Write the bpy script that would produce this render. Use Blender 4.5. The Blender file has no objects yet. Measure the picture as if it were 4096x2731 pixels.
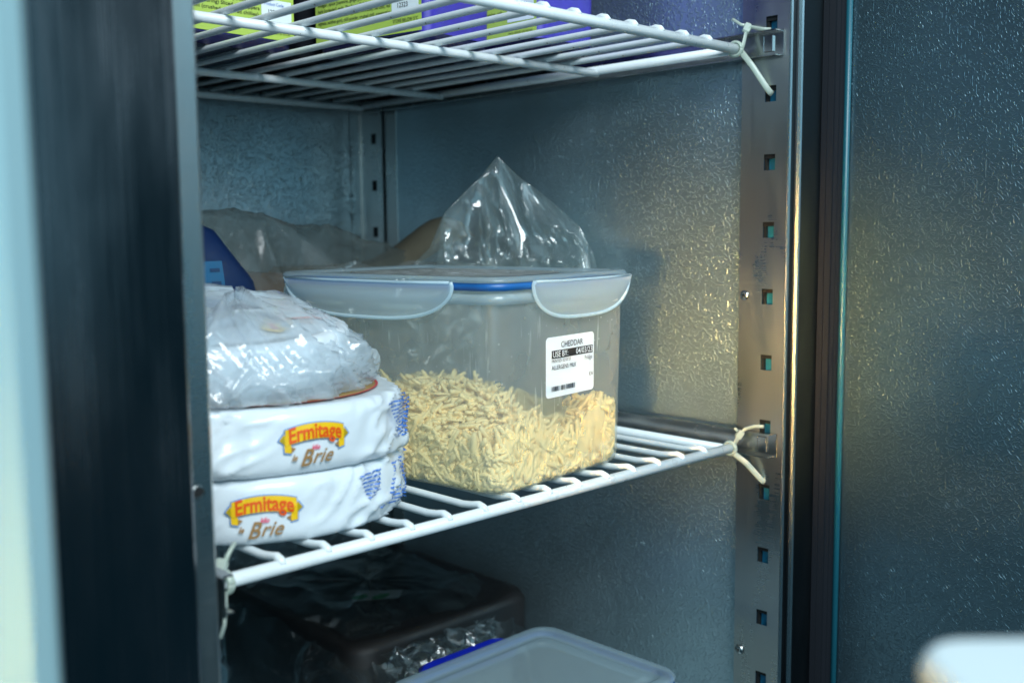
import bpy, bmesh, math, random
from mathutils import Vector, Matrix, noise
random.seed(7)
PI = math.pi
sc = bpy.context.scene
col = sc.collection

# ---------------------------------------------------------------- camera
def make_camera():
    yaw, pitch, roll = 0.7679, 0.108, -0.0092
    f = Vector((math.sin(yaw)*math.cos(pitch), math.cos(yaw)*math.cos(pitch), -math.sin(pitch)))
    r = Vector((math.cos(yaw), -math.sin(yaw), 0)); u = r.cross(f)
    R = r*math.cos(roll)+u*math.sin(roll); U = -r*math.sin(roll)+u*math.cos(roll)
    cam = bpy.data.cameras.new('camera'); o = bpy.data.objects.new('camera', cam); col.objects.link(o)
    o.matrix_world = Matrix(((R.x, U.x, -f.x, -.8262), (R.y, U.y, -f.y, -.5604), (R.z, U.z, -f.z, .2098), (0, 0, 0, 1)))
    cam.sensor_width = 36; cam.lens = 36.8; cam.clip_start = .01; cam.clip_end = 50
    cam.dof.use_dof = True; cam.dof.focus_distance = .86; cam.dof.aperture_fstop = 5.2
    sc.camera = o
make_camera()

# ---------------------------------------------------------------- world and lamps
w = bpy.data.worlds.new('World'); sc.world = w; w.use_nodes = True
w.node_tree.nodes['Background'].inputs[0].default_value = (.12, .52, .80, 1)
w.node_tree.nodes['Background'].inputs[1].default_value = .07
def area(name, loc, target, size, power, color, size_y=None):
    l = bpy.data.lights.new(name, 'AREA'); l.energy = power; l.color = color; l.size = size
    if size_y: l.shape = 'RECTANGLE'; l.size_y = size_y
    o = bpy.data.objects.new(name, l); col.objects.link(o); o.location = loc
    o.rotation_euler = (Vector(target)-Vector(loc)).to_track_quat('-Z', 'Y').to_euler()
    return o
area('ceiling_lamp', (-.85, -1.45, 1.35), (-.2, .1, .1), .9, 50, (.87, .96, 1))
area('room_lamp', (-1.5, -1.6, .25), (-.2, .1, .15), 1.1, 6.5, (.55, .86, 1))
area('front_fill', (-.55, -1.8, .45), (-.4, .3, .1), .9, 3, (.34, .78, 1))  # added fill, brightens the inner walls so the steel has something to reflect
wl = area('warm_band_fill', (-1.50, -.80, .06), (.05, .02, .105), .36, .60, (1, .58, .18), .12); wl.data.spread = math.radians(13)  # added warm strip for the gold band; stands for something warm in the room
area('side_fill', (-1.45, -.95, .75), (.03, .12, .15), .7, 4.2, (.42, .82, 1))  # added fill from the left to lift the right wall
sc.view_settings.view_transform = 'Standard'; sc.view_settings.look = 'None'
sc.view_settings.exposure = 0; sc.view_settings.gamma = 1
sc.render.engine = 'CYCLES'
sc.cycles.max_bounces = 10; sc.cycles.transparent_max_bounces = 24; sc.cycles.glossy_bounces = 4

# ---------------------------------------------------------------- materials
def mat(name):
    m = bpy.data.materials.new(name); m.use_nodes = True
    nt = m.node_tree; b = nt.nodes['Principled BSDF']
    return m, nt, b
def nd(nt, t, **kw):
    n = nt.nodes.new(t)
    for k, v in kw.items():
        if k.startswith('i_'): n.inputs[k[2:].replace('_', ' ')].default_value = v
        else: setattr(n, k, v)
    return n
def coord(nt, scale=(1, 1, 1)):
    t = nd(nt, 'ShaderNodeTexCoord'); m = nd(nt, 'ShaderNodeMapping'); m.inputs['Scale'].default_value = scale
    nt.links.new(t.outputs['Object'], m.inputs['Vector']); return m.outputs[0]
def plain(name, c, rough=.5, metal=0, spec=.5, bump=0, bscale=200, var=0, vscale=30, sss=0, stretch=(1, 1, 1)):
    m, nt, b = mat(name)
    b.inputs['Base Color'].default_value = (*c, 1); b.inputs['Roughness'].default_value = rough
    b.inputs['Metallic'].default_value = metal; b.inputs['Specular IOR Level'].default_value = spec
    if sss:
        b.inputs['Subsurface Weight'].default_value = sss; b.inputs['Subsurface Scale'].default_value = .009
        b.inputs['Subsurface Radius'].default_value = (1, .7, .4)
    co = coord(nt, stretch)
    if bump:
        n = nd(nt, 'ShaderNodeTexNoise'); n.inputs['Scale'].default_value = bscale; n.inputs['Detail'].default_value = 4
        bu = nd(nt, 'ShaderNodeBump'); bu.inputs['Strength'].default_value = bump; bu.inputs['Distance'].default_value = .001
        nt.links.new(co, n.inputs['Vector']); nt.links.new(n.outputs['Fac'], bu.inputs['Height']); nt.links.new(bu.outputs[0], b.inputs['Normal'])
    if var:
        n = nd(nt, 'ShaderNodeTexNoise'); n.inputs['Scale'].default_value = vscale; n.inputs['Detail'].default_value = 6
        rp = nd(nt, 'ShaderNodeMapRange'); rp.inputs['To Min'].default_value = 1-var; rp.inputs['To Max'].default_value = 1+var
        rp.inputs['From Min'].default_value = .3; rp.inputs['From Max'].default_value = .7
        mx = nd(nt, 'ShaderNodeVectorMath', operation='SCALE'); mx.inputs[0].default_value = c
        nt.links.new(co, n.inputs['Vector']); nt.links.new(n.outputs['Fac'], rp.inputs['Value']); nt.links.new(rp.outputs[0], mx.inputs['Scale'])
        nt.links.new(mx.outputs[0], b.inputs['Base Color'])
        rr = nd(nt, 'ShaderNodeMath', operation='MULTIPLY'); rr.inputs[1].default_value = rough
        nt.links.new(rp.outputs[0], rr.inputs[0]); nt.links.new(rr.outputs[0], b.inputs['Roughness'])
    return m
def math_(nt, op, a, b=None, c=None, clamp=False):
    n = nd(nt, 'ShaderNodeMath', operation=op); n.use_clamp = clamp
    for i, v in enumerate((a, b, c)):
        if v is None: continue
        if isinstance(v, (int, float)): n.inputs[i].default_value = v
        else: nt.links.new(v, n.inputs[i])
    return n.outputs[0]
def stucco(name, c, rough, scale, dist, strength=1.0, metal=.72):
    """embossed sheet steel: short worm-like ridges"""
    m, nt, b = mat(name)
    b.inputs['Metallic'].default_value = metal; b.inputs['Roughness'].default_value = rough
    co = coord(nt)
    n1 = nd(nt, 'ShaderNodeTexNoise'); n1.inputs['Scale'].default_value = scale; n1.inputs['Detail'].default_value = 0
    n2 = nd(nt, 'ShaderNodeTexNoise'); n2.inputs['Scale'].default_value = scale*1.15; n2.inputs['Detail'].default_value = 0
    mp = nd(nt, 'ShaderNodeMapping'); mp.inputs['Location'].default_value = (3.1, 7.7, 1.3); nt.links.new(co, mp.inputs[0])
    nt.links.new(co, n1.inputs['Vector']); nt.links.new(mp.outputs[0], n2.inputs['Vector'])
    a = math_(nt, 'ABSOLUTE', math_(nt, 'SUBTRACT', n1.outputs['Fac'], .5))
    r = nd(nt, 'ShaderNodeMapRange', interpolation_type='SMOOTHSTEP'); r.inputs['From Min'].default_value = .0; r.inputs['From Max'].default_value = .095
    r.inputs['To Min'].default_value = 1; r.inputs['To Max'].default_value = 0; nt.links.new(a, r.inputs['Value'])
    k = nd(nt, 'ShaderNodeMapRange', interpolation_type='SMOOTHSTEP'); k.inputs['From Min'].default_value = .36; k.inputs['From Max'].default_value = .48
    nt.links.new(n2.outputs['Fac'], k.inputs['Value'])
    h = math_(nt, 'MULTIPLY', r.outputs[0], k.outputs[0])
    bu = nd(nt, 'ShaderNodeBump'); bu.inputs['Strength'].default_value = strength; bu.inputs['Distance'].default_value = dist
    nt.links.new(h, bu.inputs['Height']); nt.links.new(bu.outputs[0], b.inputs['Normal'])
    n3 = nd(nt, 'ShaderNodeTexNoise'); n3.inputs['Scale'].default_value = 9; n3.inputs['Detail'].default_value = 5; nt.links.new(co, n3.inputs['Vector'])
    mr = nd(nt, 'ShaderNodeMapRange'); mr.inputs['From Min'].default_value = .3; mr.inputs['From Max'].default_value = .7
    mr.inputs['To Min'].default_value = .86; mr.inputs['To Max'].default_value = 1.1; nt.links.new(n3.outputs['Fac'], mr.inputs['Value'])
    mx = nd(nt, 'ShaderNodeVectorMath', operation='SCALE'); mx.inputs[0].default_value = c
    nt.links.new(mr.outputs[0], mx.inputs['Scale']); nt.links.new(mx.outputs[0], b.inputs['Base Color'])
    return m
def brushed(name, c, rough, stretch=(40, 40, 900), smudge=.15):
    """brushed stainless with grain and smudges"""
    m, nt, b = mat(name)
    b.inputs['Metallic'].default_value = 1; b.inputs['Anisotropic'].default_value = .3
    co = coord(nt, stretch); co2 = coord(nt, (2.2, 2.2, .6))
    n = nd(nt, 'ShaderNodeTexNoise'); n.inputs['Scale'].default_value = 1; n.inputs['Detail'].default_value = 3; nt.links.new(co, n.inputs['Vector'])
    n2 = nd(nt, 'ShaderNodeTexNoise'); n2.inputs['Scale'].default_value = 14; n2.inputs['Detail'].default_value = 6; nt.links.new(co2, n2.inputs['Vector'])
    mr = nd(nt, 'ShaderNodeMapRange'); mr.inputs['From Min'].default_value = .35; mr.inputs['From Max'].default_value = .75
    mr.inputs['To Min'].default_value = rough-.05; mr.inputs['To Max'].default_value = rough+smudge; nt.links.new(n2.outputs['Fac'], mr.inputs['Value'])
    ad = math_(nt, 'ADD', mr.outputs[0], math_(nt, 'MULTIPLY', math_(nt, 'SUBTRACT', n.outputs['Fac'], .5), .15))
    nt.links.new(ad, b.inputs['Roughness'])
    b.inputs['Base Color'].default_value = (*c, 1)
    bu = nd(nt, 'ShaderNodeBump'); bu.inputs['Strength'].default_value = .12; bu.inputs['Distance'].default_value = .0003
    nt.links.new(n.outputs['Fac'], bu.inputs['Height']); nt.links.new(bu.outputs[0], b.inputs['Normal'])
    return m
def film(name, tint, clear, haze_c, haze_rough=.9, gloss_rough=.08, bump=0, bscale=60, scratches=0, fres=1.45):
    """thin clear or frosted plastic sheet: part clear, part milky, with a glossy skin"""
    m, nt, b = mat(name); nt.nodes.remove(b)
    out = nt.nodes['Material Output']
    tr = nd(nt, 'ShaderNodeBsdfTransparent'); tr.inputs[0].default_value = (*tint, 1)
    df = nd(nt, 'ShaderNodeBsdfDiffuse'); df.inputs[0].default_value = (*haze_c, 1)
    tl = nd(nt, 'ShaderNodeBsdfTranslucent'); tl.inputs[0].default_value = (*haze_c, 1)
    hz = nd(nt, 'ShaderNodeMixShader'); hz.inputs[0].default_value = .55
    nt.links.new(df.outputs[0], hz.inputs[1]); nt.links.new(tl.outputs[0], hz.inputs[2])
    mx = nd(nt, 'ShaderNodeMixShader'); mx.inputs[0].default_value = 1-clear
    nt.links.new(tr.outputs[0], mx.inputs[1]); nt.links.new(hz.outputs[0], mx.inputs[2])
    gl = nd(nt, 'ShaderNodeBsdfGlossy'); gl.inputs['Roughness'].default_value = gloss_rough; gl.inputs[0].default_value = (1, 1, 1, 1)
    fr = nd(nt, 'ShaderNodeLayerWeight'); fr.inputs['Blend'].default_value = .5
    f0 = ((fres-1)/(fres+1))**2
    fz = math_(nt, 'MULTIPLY_ADD', math_(nt, 'POWER', fr.outputs['Facing'], 4), .55, f0*1.3)
    m2 = nd(nt, 'ShaderNodeMixShader'); nt.links.new(fz, m2.inputs[0])
    nt.links.new(mx.outputs[0], m2.inputs[1]); nt.links.new(gl.outputs[0], m2.inputs[2]); nt.links.new(m2.outputs[0], out.inputs[0])
    co = coord(nt)
    if bump:
        n = nd(nt, 'ShaderNodeTexNoise'); n.inputs['Scale'].default_value = bscale; n.inputs['Detail'].default_value = 3; n.inputs['Distortion'].default_value = .6
        bu = nd(nt, 'ShaderNodeBump'); bu.inputs['Strength'].default_value = bump; bu.inputs['Distance'].default_value = .003
        nt.links.new(co, n.inputs['Vector']); nt.links.new(n.outputs['Fac'], bu.inputs['Height'])
        for q in (gl, fr, df): nt.links.new(bu.outputs[0], q.inputs['Normal'])
    if scratches:
        c2 = coord(nt, (160, 160, 14)); n = nd(nt, 'ShaderNodeTexNoise'); n.inputs['Scale'].default_value = 1.6; n.inputs['Detail'].default_value = 5
        nt.links.new(c2, n.inputs['Vector'])
        n2 = nd(nt, 'ShaderNodeTexNoise'); n2.inputs['Scale'].default_value = 22; n2.inputs['Detail'].default_value = 3; nt.links.new(co, n2.inputs['Vector'])
        a = nd(nt, 'ShaderNodeMapRange'); a.inputs['From Min'].default_value = .6; a.inputs['From Max'].default_value = .72; nt.links.new(n.outputs['Fac'], a.inputs['Value'])
        c = nd(nt, 'ShaderNodeMapRange'); c.inputs['From Min'].default_value = .48; c.inputs['From Max'].default_value = .66; nt.links.new(n2.outputs['Fac'], c.inputs['Value'])
        vo = nd(nt, 'ShaderNodeTexVoronoi'); vo.inputs['Scale'].default_value = 150; nt.links.new(co, vo.inputs['Vector'])
        sp = nd(nt, 'ShaderNodeMapRange'); sp.inputs['From Min'].default_value = .16; sp.inputs['From Max'].default_value = .05; nt.links.new(vo.outputs['Distance'], sp.inputs['Value'])
        s = math_(nt, 'MULTIPLY', math_(nt, 'MAXIMUM', a.outputs[0], sp.outputs[0]), c.outputs[0])
        f = math_(nt, 'ADD', math_(nt, 'MULTIPLY', s, scratches), math_(nt, 'MULTIPLY_ADD', n2.outputs['Fac'], .10, 1-clear-.05), clamp=True)
        nt.links.new(f, mx.inputs[0])
    return m

M = {}
M['stucco'] = stucco('embossed_steel', (.45, .59, .65), .38, 250, .00028, 1.0, .88)
M['stucco_back'] = stucco('embossed_steel_back', (.40, .49, .53), .36, 210, .00040, 1.0, .86)
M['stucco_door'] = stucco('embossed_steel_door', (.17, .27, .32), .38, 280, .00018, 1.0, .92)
M['steel'] = brushed('brushed_stainless', (.50, .51, .50), .30)
M['post_steel'] = brushed('post_stainless', (.20, .205, .22), .22, (1500, 300, 6), .10)
M['darksteel'] = brushed('dark_frame_steel', (.022, .026, .03), .45)
M['bright_edge'] = plain('bright_steel_edge', (.60, .66, .68), .25, 1)
M['slide'] = plain('slide_steel', (.38, .39, .39), .25, 1, var=.12, vscale=60)
M['white_wire'] = plain('white_coated_wire', (.80, .86, .88), .28, spec=.5, bump=.10, bscale=260, var=.03, vscale=90)
def specks(m, c, scale, lo, hi):
    nt = m.node_tree; b = nt.nodes['Principled BSDF']; co = coord(nt)
    v = nd(nt, 'ShaderNodeTexNoise'); v.inputs['Scale'].default_value = scale; v.inputs['Detail'].default_value = 2; nt.links.new(co, v.inputs['Vector'])
    f = nd(nt, 'ShaderNodeMapRange'); f.inputs['From Min'].default_value = lo; f.inputs['From Max'].default_value = hi; nt.links.new(v.outputs['Fac'], f.inputs['Value'])
    mx = nd(nt, 'ShaderNodeMix', data_type='RGBA'); nt.links.new(f.outputs[0], mx.inputs[0])
    src = b.inputs['Base Color'].links[0].from_socket; nt.links.new(src, mx.inputs[6]); mx.inputs[7].default_value = (*c, 1)
    nt.links.new(mx.outputs[2], b.inputs['Base Color'])
specks(M['white_wire'], (.22, .17, .10), 330, .735, .77)
M['rubber'] = plain('black_rubber', (.008, .010, .014), .75, spec=.15)
M['teal'] = plain('teal_foam', (.01, .17, .32), .5)
M['hole_shade'] = plain('gap_shade', (.004, .005, .006), .8)  # near black, puts the shade of slots and recesses into the colour
M['tealstrip'] = plain('teal_door_edge', (.01, .10, .14), .35)
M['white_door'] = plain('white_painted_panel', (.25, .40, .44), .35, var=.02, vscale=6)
M['nylon'] = film('natural_nylon', (.9, .95, .9), .10, (.78, .86, .78), gloss_rough=.25)
M['print_black'] = plain('black_print', (.012, .012, .014), .55)
M['paper'] = plain('white_label_paper', (.80, .87, .92), .5)
M['frost'] = film('frosted_container_wall', (.98, .99, .96), .725, (.88, .96, .96), gloss_rough=.16, scratches=.34)
M['frost_rim'] = film('frosted_rim', (.86, .94, .97), .40, (.70, .86, .92), gloss_rough=.15)
M['frost_lid'] = film('frosted_lid', (.90, .96, .98), .52, (.58, .72, .78), gloss_rough=.2, bump=.02, bscale=300)
M['frost_flap'] = film('frosted_flap', (.85, .93, .97), .38, (.78, .90, .95), gloss_rough=.16)
M['frost_edge'] = film('frosted_flap_edge', (.9, .97, 1), .10, (.78, .92, .97), gloss_rough=.14)
M['blue_seal'] = plain('blue_seal', (.01, .11, .36), .4)
M['cheese'] = plain('grated_cheddar', (1.0, .78, .37), .6, sss=0, var=.06, vscale=160)
M['wrap'] = plain('white_waxed_wrap', (.68, .74, .78), .22, bump=.45, bscale=45)
M['yellow'] = plain('yellow_print', (.85, .52, .01), .35)
M['gold'] = plain('dark_gold_print', (.42, .30, .01), .35)
M['orange'] = plain('orange_print', (.78, .10, .01), .35)
M['brown'] = plain('brown_print', (.34, .19, .07), .4)
M['goldbrown'] = plain('gold_brown_print', (.36, .20, .03), .3)
M['pink'] = plain('pink_print', (.80, .08, .16), .4)
M['red'] = plain('red_print', (.55, .02, .03), .35)
M['bluep'] = plain('blue_print', (.05, .16, .50), .4)
M['bluel'] = plain('pale_blue_outline', (.12, .30, .62), .4)
M['bag'] = film('clear_bag_over_cheese', (.95, .98, 1), .60, (.86, .93, .97), gloss_rough=.14, bump=.6, bscale=48, fres=1.5)
M['film'] = film('clear_film', (.93, .95, .94), .85, (.62, .72, .74), gloss_rough=.06, bump=.28, bscale=28, fres=1.75)
M['greyfilm'] = film('grey_clear_film', (.80, .83, .81), .80, (.36, .42, .42), gloss_rough=.2, bump=.4, bscale=30, fres=1.35)
M['darkfilm'] = film('film_on_dark_package', (.8, .83, .83), .95, (.25, .30, .32), gloss_rough=.12, bump=.6, bscale=38, fres=1.6)
M['tan'] = plain('tan_cheese_block', (.13, .12, .085), .6, var=.12, vscale=20)
M['tan_yellow'] = plain('yellow_rind', (.34, .29, .10), .6)
M['brownbread'] = plain('brown_loaf', (.15, .085, .05), .7, var=.25, vscale=25)
M['bluebag'] = plain('blue_bag_film', (.001, .016, .075), .45, bump=.4, bscale=30)
M['cyan'] = plain('cyan_label', (.01, .10, .22), .35)
M['navy'] = plain('navy_print', (.01, .035, .10), .4)
M['purple'] = plain('purple_tub', (.045, .030, .36), .32, var=.15, vscale=60, sss=.0)
M['purple_shaded'] = plain('purple_tub_shaded', (.008, .008, .05), .25)  # tub purple darkened: shade under the tubs put into the colour
M['lime'] = plain('lime_label', (.44, .60, .10), .42)
M['dark'] = plain('dark_tray', (.007, .0055, .0055), .5, var=.3, vscale=14)
M['grey_sticker'] = plain('grey_sticker', (.22, .24, .25), .5)
M['green'] = plain('green_print', (.005, .14, .04), .5)
M['royal'] = plain('royal_blue_rim', (.004, .02, .55), .35)
M['screw'] = plain('screw_steel', (.65, .66, .64), .2, 1)

# ---------------------------------------------------------------- mesh building
class MB:
    def __init__(s): s.v = []; s.f = []; s.mi = []; s.mats = []; s.sm = []
    def m(s, name):
        if name not in s.mats: s.mats.append(name)
        return s.mats.index(name)
    def add(s, vs, fs, mat, smooth=False):
        o = len(s.v); k = s.m(mat); s.v.extend([tuple(v) for v in vs])
        for f in fs: s.f.append([i+o for i in f]); s.mi.append(k); s.sm.append(smooth)
    def box(s, a, b, mat):
        x0, y0, z0 = [min(a[i], b[i]) for i in range(3)]; x1, y1, z1 = [max(a[i], b[i]) for i in range(3)]
        vs = [(x0, y0, z0), (x1, y0, z0), (x1, y1, z0), (x0, y1, z0), (x0, y0, z1), (x1, y0, z1), (x1, y1, z1), (x0, y1, z1)]
        s.add(vs, [(0, 3, 2, 1), (4, 5, 6, 7), (0, 1, 5, 4), (1, 2, 6, 5), (2, 3, 7, 6), (3, 0, 4, 7)], mat)
    def tube(s, pts, r, mat, n=12, caps=True, flat=None):
        pts = [Vector(p) for p in pts]; rs = r if isinstance(r, (list, tuple)) else [r]*len(pts)
        vs = []; fs = []; ref = None
        for i, p in enumerate(pts):
            d = (pts[min(i+1, len(pts)-1)]-pts[max(i-1, 0)]).normalized()
            if ref is None: ref = Vector((0, 0, 1)) if abs(d.z) < .9 else Vector((1, 0, 0))
            a = (ref-d*ref.dot(d)).normalized(); ref = a; b = d.cross(a)
            for k in range(n):
                t = 2*PI*k/n
                ca, cb = math.cos(t)*rs[i], math.sin(t)*rs[i]
                if flat: cb *= flat
                vs.append(p+a*ca+b*cb)
        for i in range(len(pts)-1):
            for k in range(n): fs.append((i*n+k, i*n+(k+1) % n, (i+1)*n+(k+1) % n, (i+1)*n+k))
        if caps:
            fs.append(tuple(range(n-1, -1, -1))); fs.append(tuple((len(pts)-1)*n+k for k in range(n)))
        s.add(vs, fs, mat, True)
    def ball(s, c, r, mat, n=12):
        vs = []; fs = []
        for i in range(n//2+1):
            a = PI*i/(n//2)
            for k in range(n): vs.append((c[0]+r*math.sin(a)*math.cos(2*PI*k/n), c[1]+r*math.sin(a)*math.sin(2*PI*k/n), c[2]+r*math.cos(a)))
        for i in range(n//2):
            for k in range(n): fs.append((i*n+k, (i+1)*n+k, (i+1)*n+(k+1) % n, i*n+(k+1) % n))
        s.add(vs, fs, mat, True)
    def grid(s, fn, nu, nv, mat, closed=False, smooth=True):
        vs = [fn(i/nu, j/nv) for j in range(nv+1) for i in range(nu+(0 if closed else 1))]
        w_ = nu if closed else nu+1; fs = []
        for j in range(nv):
            for i in range(nu):
                i2 = (i+1) % w_ if closed else i+1
                fs.append((j*w_+i, j*w_+i2, (j+1)*w_+i2, (j+1)*w_+i))
        s.add(vs, fs, mat, smooth)
    def loops(s, rings, mat, cap0=False, cap1=False, smooth=True):
        n = len(rings[0]); vs = [p for r in rings for p in r]; fs = []
        for i in range(len(rings)-1):
            for k in range(n): fs.append((i*n+k, i*n+(k+1) % n, (i+1)*n+(k+1) % n, (i+1)*n+k))
        s.add(vs, fs, mat, smooth)
        if cap0: s.add(rings[0], [tuple(range(n-1, -1, -1))], mat)
        if cap1: s.add(rings[-1], [tuple(range(n))], mat)
    def build(s, name, parent=None, bevel=0):
        me = bpy.data.meshes.new(name); me.from_pydata(s.v, [], s.f); 
        for n in s.mats: me.materials.append(M[n])
        me.polygons.foreach_set('material_index', s.mi); me.polygons.foreach_set('use_smooth', s.sm); me.update()
        o = bpy.data.objects.new(name, me); col.objects.link(o)
        if parent: o.parent = parent
        if bevel:
            bv = o.modifiers.new('bevel', 'BEVEL'); bv.width = bevel; bv.segments = 2; bv.limit_method = 'ANGLE'
        return o
def tag(o, label=None, cat=None, group=None, kind=None):
    if label: o['label'] = label
    if cat: o['category'] = cat
    if group: o['group'] = group
    if kind: o['kind'] = kind
    return o
def thing(name, label, cat, loc=(0, 0, 0), group=None):
    o = bpy.data.objects.new(name, None); col.objects.link(o); o.location = loc; o.empty_display_size = .05
    return tag(o, label, cat, group)
def rrect(x0, x1, y0, y1, r, z, n=8):
    pts = []
    for cx, cy, a0 in ((x1-r, y0+r, -PI/2), (x1-r, y1-r, 0), (x0+r, y1-r, PI/2), (x0+r, y0+r, PI)):
        for k in range(n+1):
            a = a0+PI/2*k/n; pts.append((cx+r*math.cos(a), cy+r*math.sin(a), z))
    return pts
def text_mesh(txt, size, bold=0, shear=0, sx=1):
    cu = bpy.data.curves.new('lettering', 'FONT'); cu.body = txt; cu.size = size; cu.shear = shear; cu.offset = bold*size
    cu.resolution_u = 3
    ob = bpy.data.objects.new('lettering', cu); col.objects.link(ob)
    bpy.context.view_layer.update()
    me = bpy.data.meshes.new_from_object(ob)
    vs = [(v.co.x*sx, v.co.y) for v in me.vertices]; fs = [tuple(p.vertices) for p in me.polygons]
    bpy.data.objects.remove(ob); bpy.data.curves.remove(cu); bpy.data.meshes.remove(me)
    wd = max(v[0] for v in vs) if vs else 0
    return vs, fs, wd
def put_text(mb, txt, fn, x, y, size, mat, bold=0, shear=0, sx=1, align='l', width=None):
    vs, fs, wd = text_mesh(txt, size, bold, shear, sx)
    if width: k = width/wd; vs = [(a*k, b) for a, b in vs]; wd = width
    dx = x if align == 'l' else (x-wd if align == 'r' else x-wd/2)
    mb.add([fn(a+dx, b+y) for a, b in vs], fs, mat)
def put_rect(mb, fn, x0, y0, x1, y1, mat, nx=1, ny=1):
    mb.grid(lambda u, v: fn(x0+(x1-x0)*u, y0+(y1-y0)*v), nx, ny, mat, smooth=False)
def put_poly(mb, fn, pts, mat): mb.add([fn(a, b) for a, b in pts], [tuple(range(len(pts)))], mat)
def fnoise(x, y, z): return noise.noise(Vector((x, y, z)))
def ridged(x, y, z, p=2):
    return (1-abs(noise.noise(Vector((x, y, z))))) ** p

# shelf geometry (metres): lower shelf's front right corner is the origin
W, D, H = .53, .573, .370
XW, YB = .030, .640           # right inner wall, back wall
XL = -.560                    # left inner wall
ZT, ZB = .82, -.62

# ================================================================ refrigerator
fr = thing('refrigerator', 'stainless steel upright refrigerator standing open with embossed metal interior', 'refrigerator', (XL, -.05, ZB))
def P0(mb, name, parent=fr, bevel=0):
    o = mb.build(name, None, bevel); o.parent = parent
    o.matrix_parent_inverse = Matrix.Translation(parent.location).inverted() if parent.type == 'EMPTY' and not parent.parent else Matrix()
    return o
b = MB(); b.box((XW, -.0, ZB), (XW+.01, YB+.01, ZT), 'stucco'); P0(b, 'side_panel')
b = MB(); b.box((XL-.01, -.02, ZB), (XL, YB+.01, ZT), 'stucco'); P0(b, 'side_panel')
b = MB(); b.box((XL, YB, ZB), (XW-.001, YB+.01, ZT), 'stucco_back'); P0(b, 'back_panel')
b = MB(); b.box((XL-.01, -.02, ZT), (XW+.01, YB+.01, ZT+.01), 'stucco'); P0(b, 'ceiling_panel')
b = MB(); b.box((XL-.01, -.02, ZB-.01), (XW+.01, YB+.01, ZB), 'stucco'); P0(b, 'floor_panel')

HS = .0617                    # slot pitch
HOLES = [z for z in [.144+HS*k for k in range(-12, 11)] if ZB+.03 < z < ZT-.03]
def pilaster(y0, y1, x, hy, hw, hh, fold, xr):
    """slotted upright on the right wall: face at x, slots centred on hy"""
    b = MB()
    zs = [ZB+.001]
    for z in HOLES: zs += [z-hh/2, z+hh/2]
    zs.append(ZT-.001)
    ya, yb = hy-hw/2, hy+hw/2
    def q(y_0, y_1, z_0, z_1): b.add([(x, y_0, z_0), (x, y_0, z_1), (x, y_1, z_1), (x, y_1, z_0)], [(0, 1, 2, 3)], 'steel')
    for i in range(len(zs)-1):
        q(y0, ya, zs[i], zs[i+1]); q(yb, y1, zs[i], zs[i+1])
        if i % 2 == 0: q(ya, yb, zs[i], zs[i+1])
        else:
            z0, z1, t = zs[i], zs[i+1], .0012
            b.add([(x, ya, z0), (x, yb, z0), (x, yb, z1), (x, ya, z1), (x+t, ya, z0), (x+t, yb, z0), (x+t, yb, z1), (x+t, ya, z1)],
                  [(0, 1, 5, 4), (1, 2, 6, 5), (2, 3, 7, 6), (3, 0, 4, 7)], 'bright_edge')
    # rear flange with the small groove, and end returns
    b.add([(x, y1, ZB), (x, y1, ZT), (x+.0035, y1+.001, ZT), (x+.0035, y1+.001, ZB)], [(0, 1, 2, 3)], 'steel')
    b.add([(x+.0035, y1+.001, ZB), (x+.0035, y1+.001, ZT), (x+.0035, y1+fold, ZT), (x+.0035, y1+fold, ZB)], [(0, 1, 2, 3)], 'steel')
    b.add([(x+.0035, y1+fold, ZB), (x+.0035, y1+fold, ZT), (xr, y1+fold, ZT), (xr, y1+fold, ZB)], [(0, 1, 2, 3)], 'steel')
    o = P0(b, 'slotted_upright')
    return o
up = pilaster(-.0445, -.0085, .020, -.0262, .0118, .0145, .0155, XW)
b = MB(); b.box((.0275, -.040, ZB), (.0292, -.010, ZT), 'teal')
for z in HOLES: b.box((.0230, -.0185, z-.009), (.0272, -.0215, z+.009), 'hole_shade')
for z in HOLES: b.box((.0222, -.036, z+.0035), (.0270, -.017, z+.009), 'hole_shade')  # dark blocks add the shade at the top and side of each slot
o = b.build('shaded_insulation', up)
# screws in the flange
for z in (.1440, -.205, .49):
    b = MB(); c = Vector((.0235, .0005, z))
    rings = []
    for r, dx in ((.0052, 0), (.0050, .0010), (.0038, .0022), (.0020, .0028)):
        rings.append([(c.x-dx, c.y+r*math.cos(2*PI*k/20), c.z+r*math.sin(2*PI*k/20)) for k in range(20)])
    b.loops(rings, 'screw', cap1=True)
    for a in (.5, .5+PI/2):
        d = Vector((0, math.cos(a), math.sin(a)))*.0022; e = Vector((0, -math.sin(a), math.cos(a)))*.00045
        cc = c+Vector((-.0030, 0, 0)); b.add([cc-d-e, cc+d-e, cc+d+e, cc-d+e], [(0, 1, 2, 3)], 'hole_shade')
    b.build('screw', up)
# rear right upright, narrower flange each side
b = MB()
pilr = pilaster(.566, .604, XW-.004, .584, .0105, .0135, .014, XW)
b.box((XW-.0012, .540, ZB), (XW-.0002, .5655, ZT), 'steel'); b.box((XW-.003, .618, ZB), (XW-.0004, .6385, ZT), 'steel'); b.build('upright_flange', pilr)
b = MB(); b.box((XW-.0022, .575, ZB), (XW-.0014, .595, ZT), 'hole_shade'); b.build('shaded_insulation', pilr)  # rear backing near black, slot shade put into its colour

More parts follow.
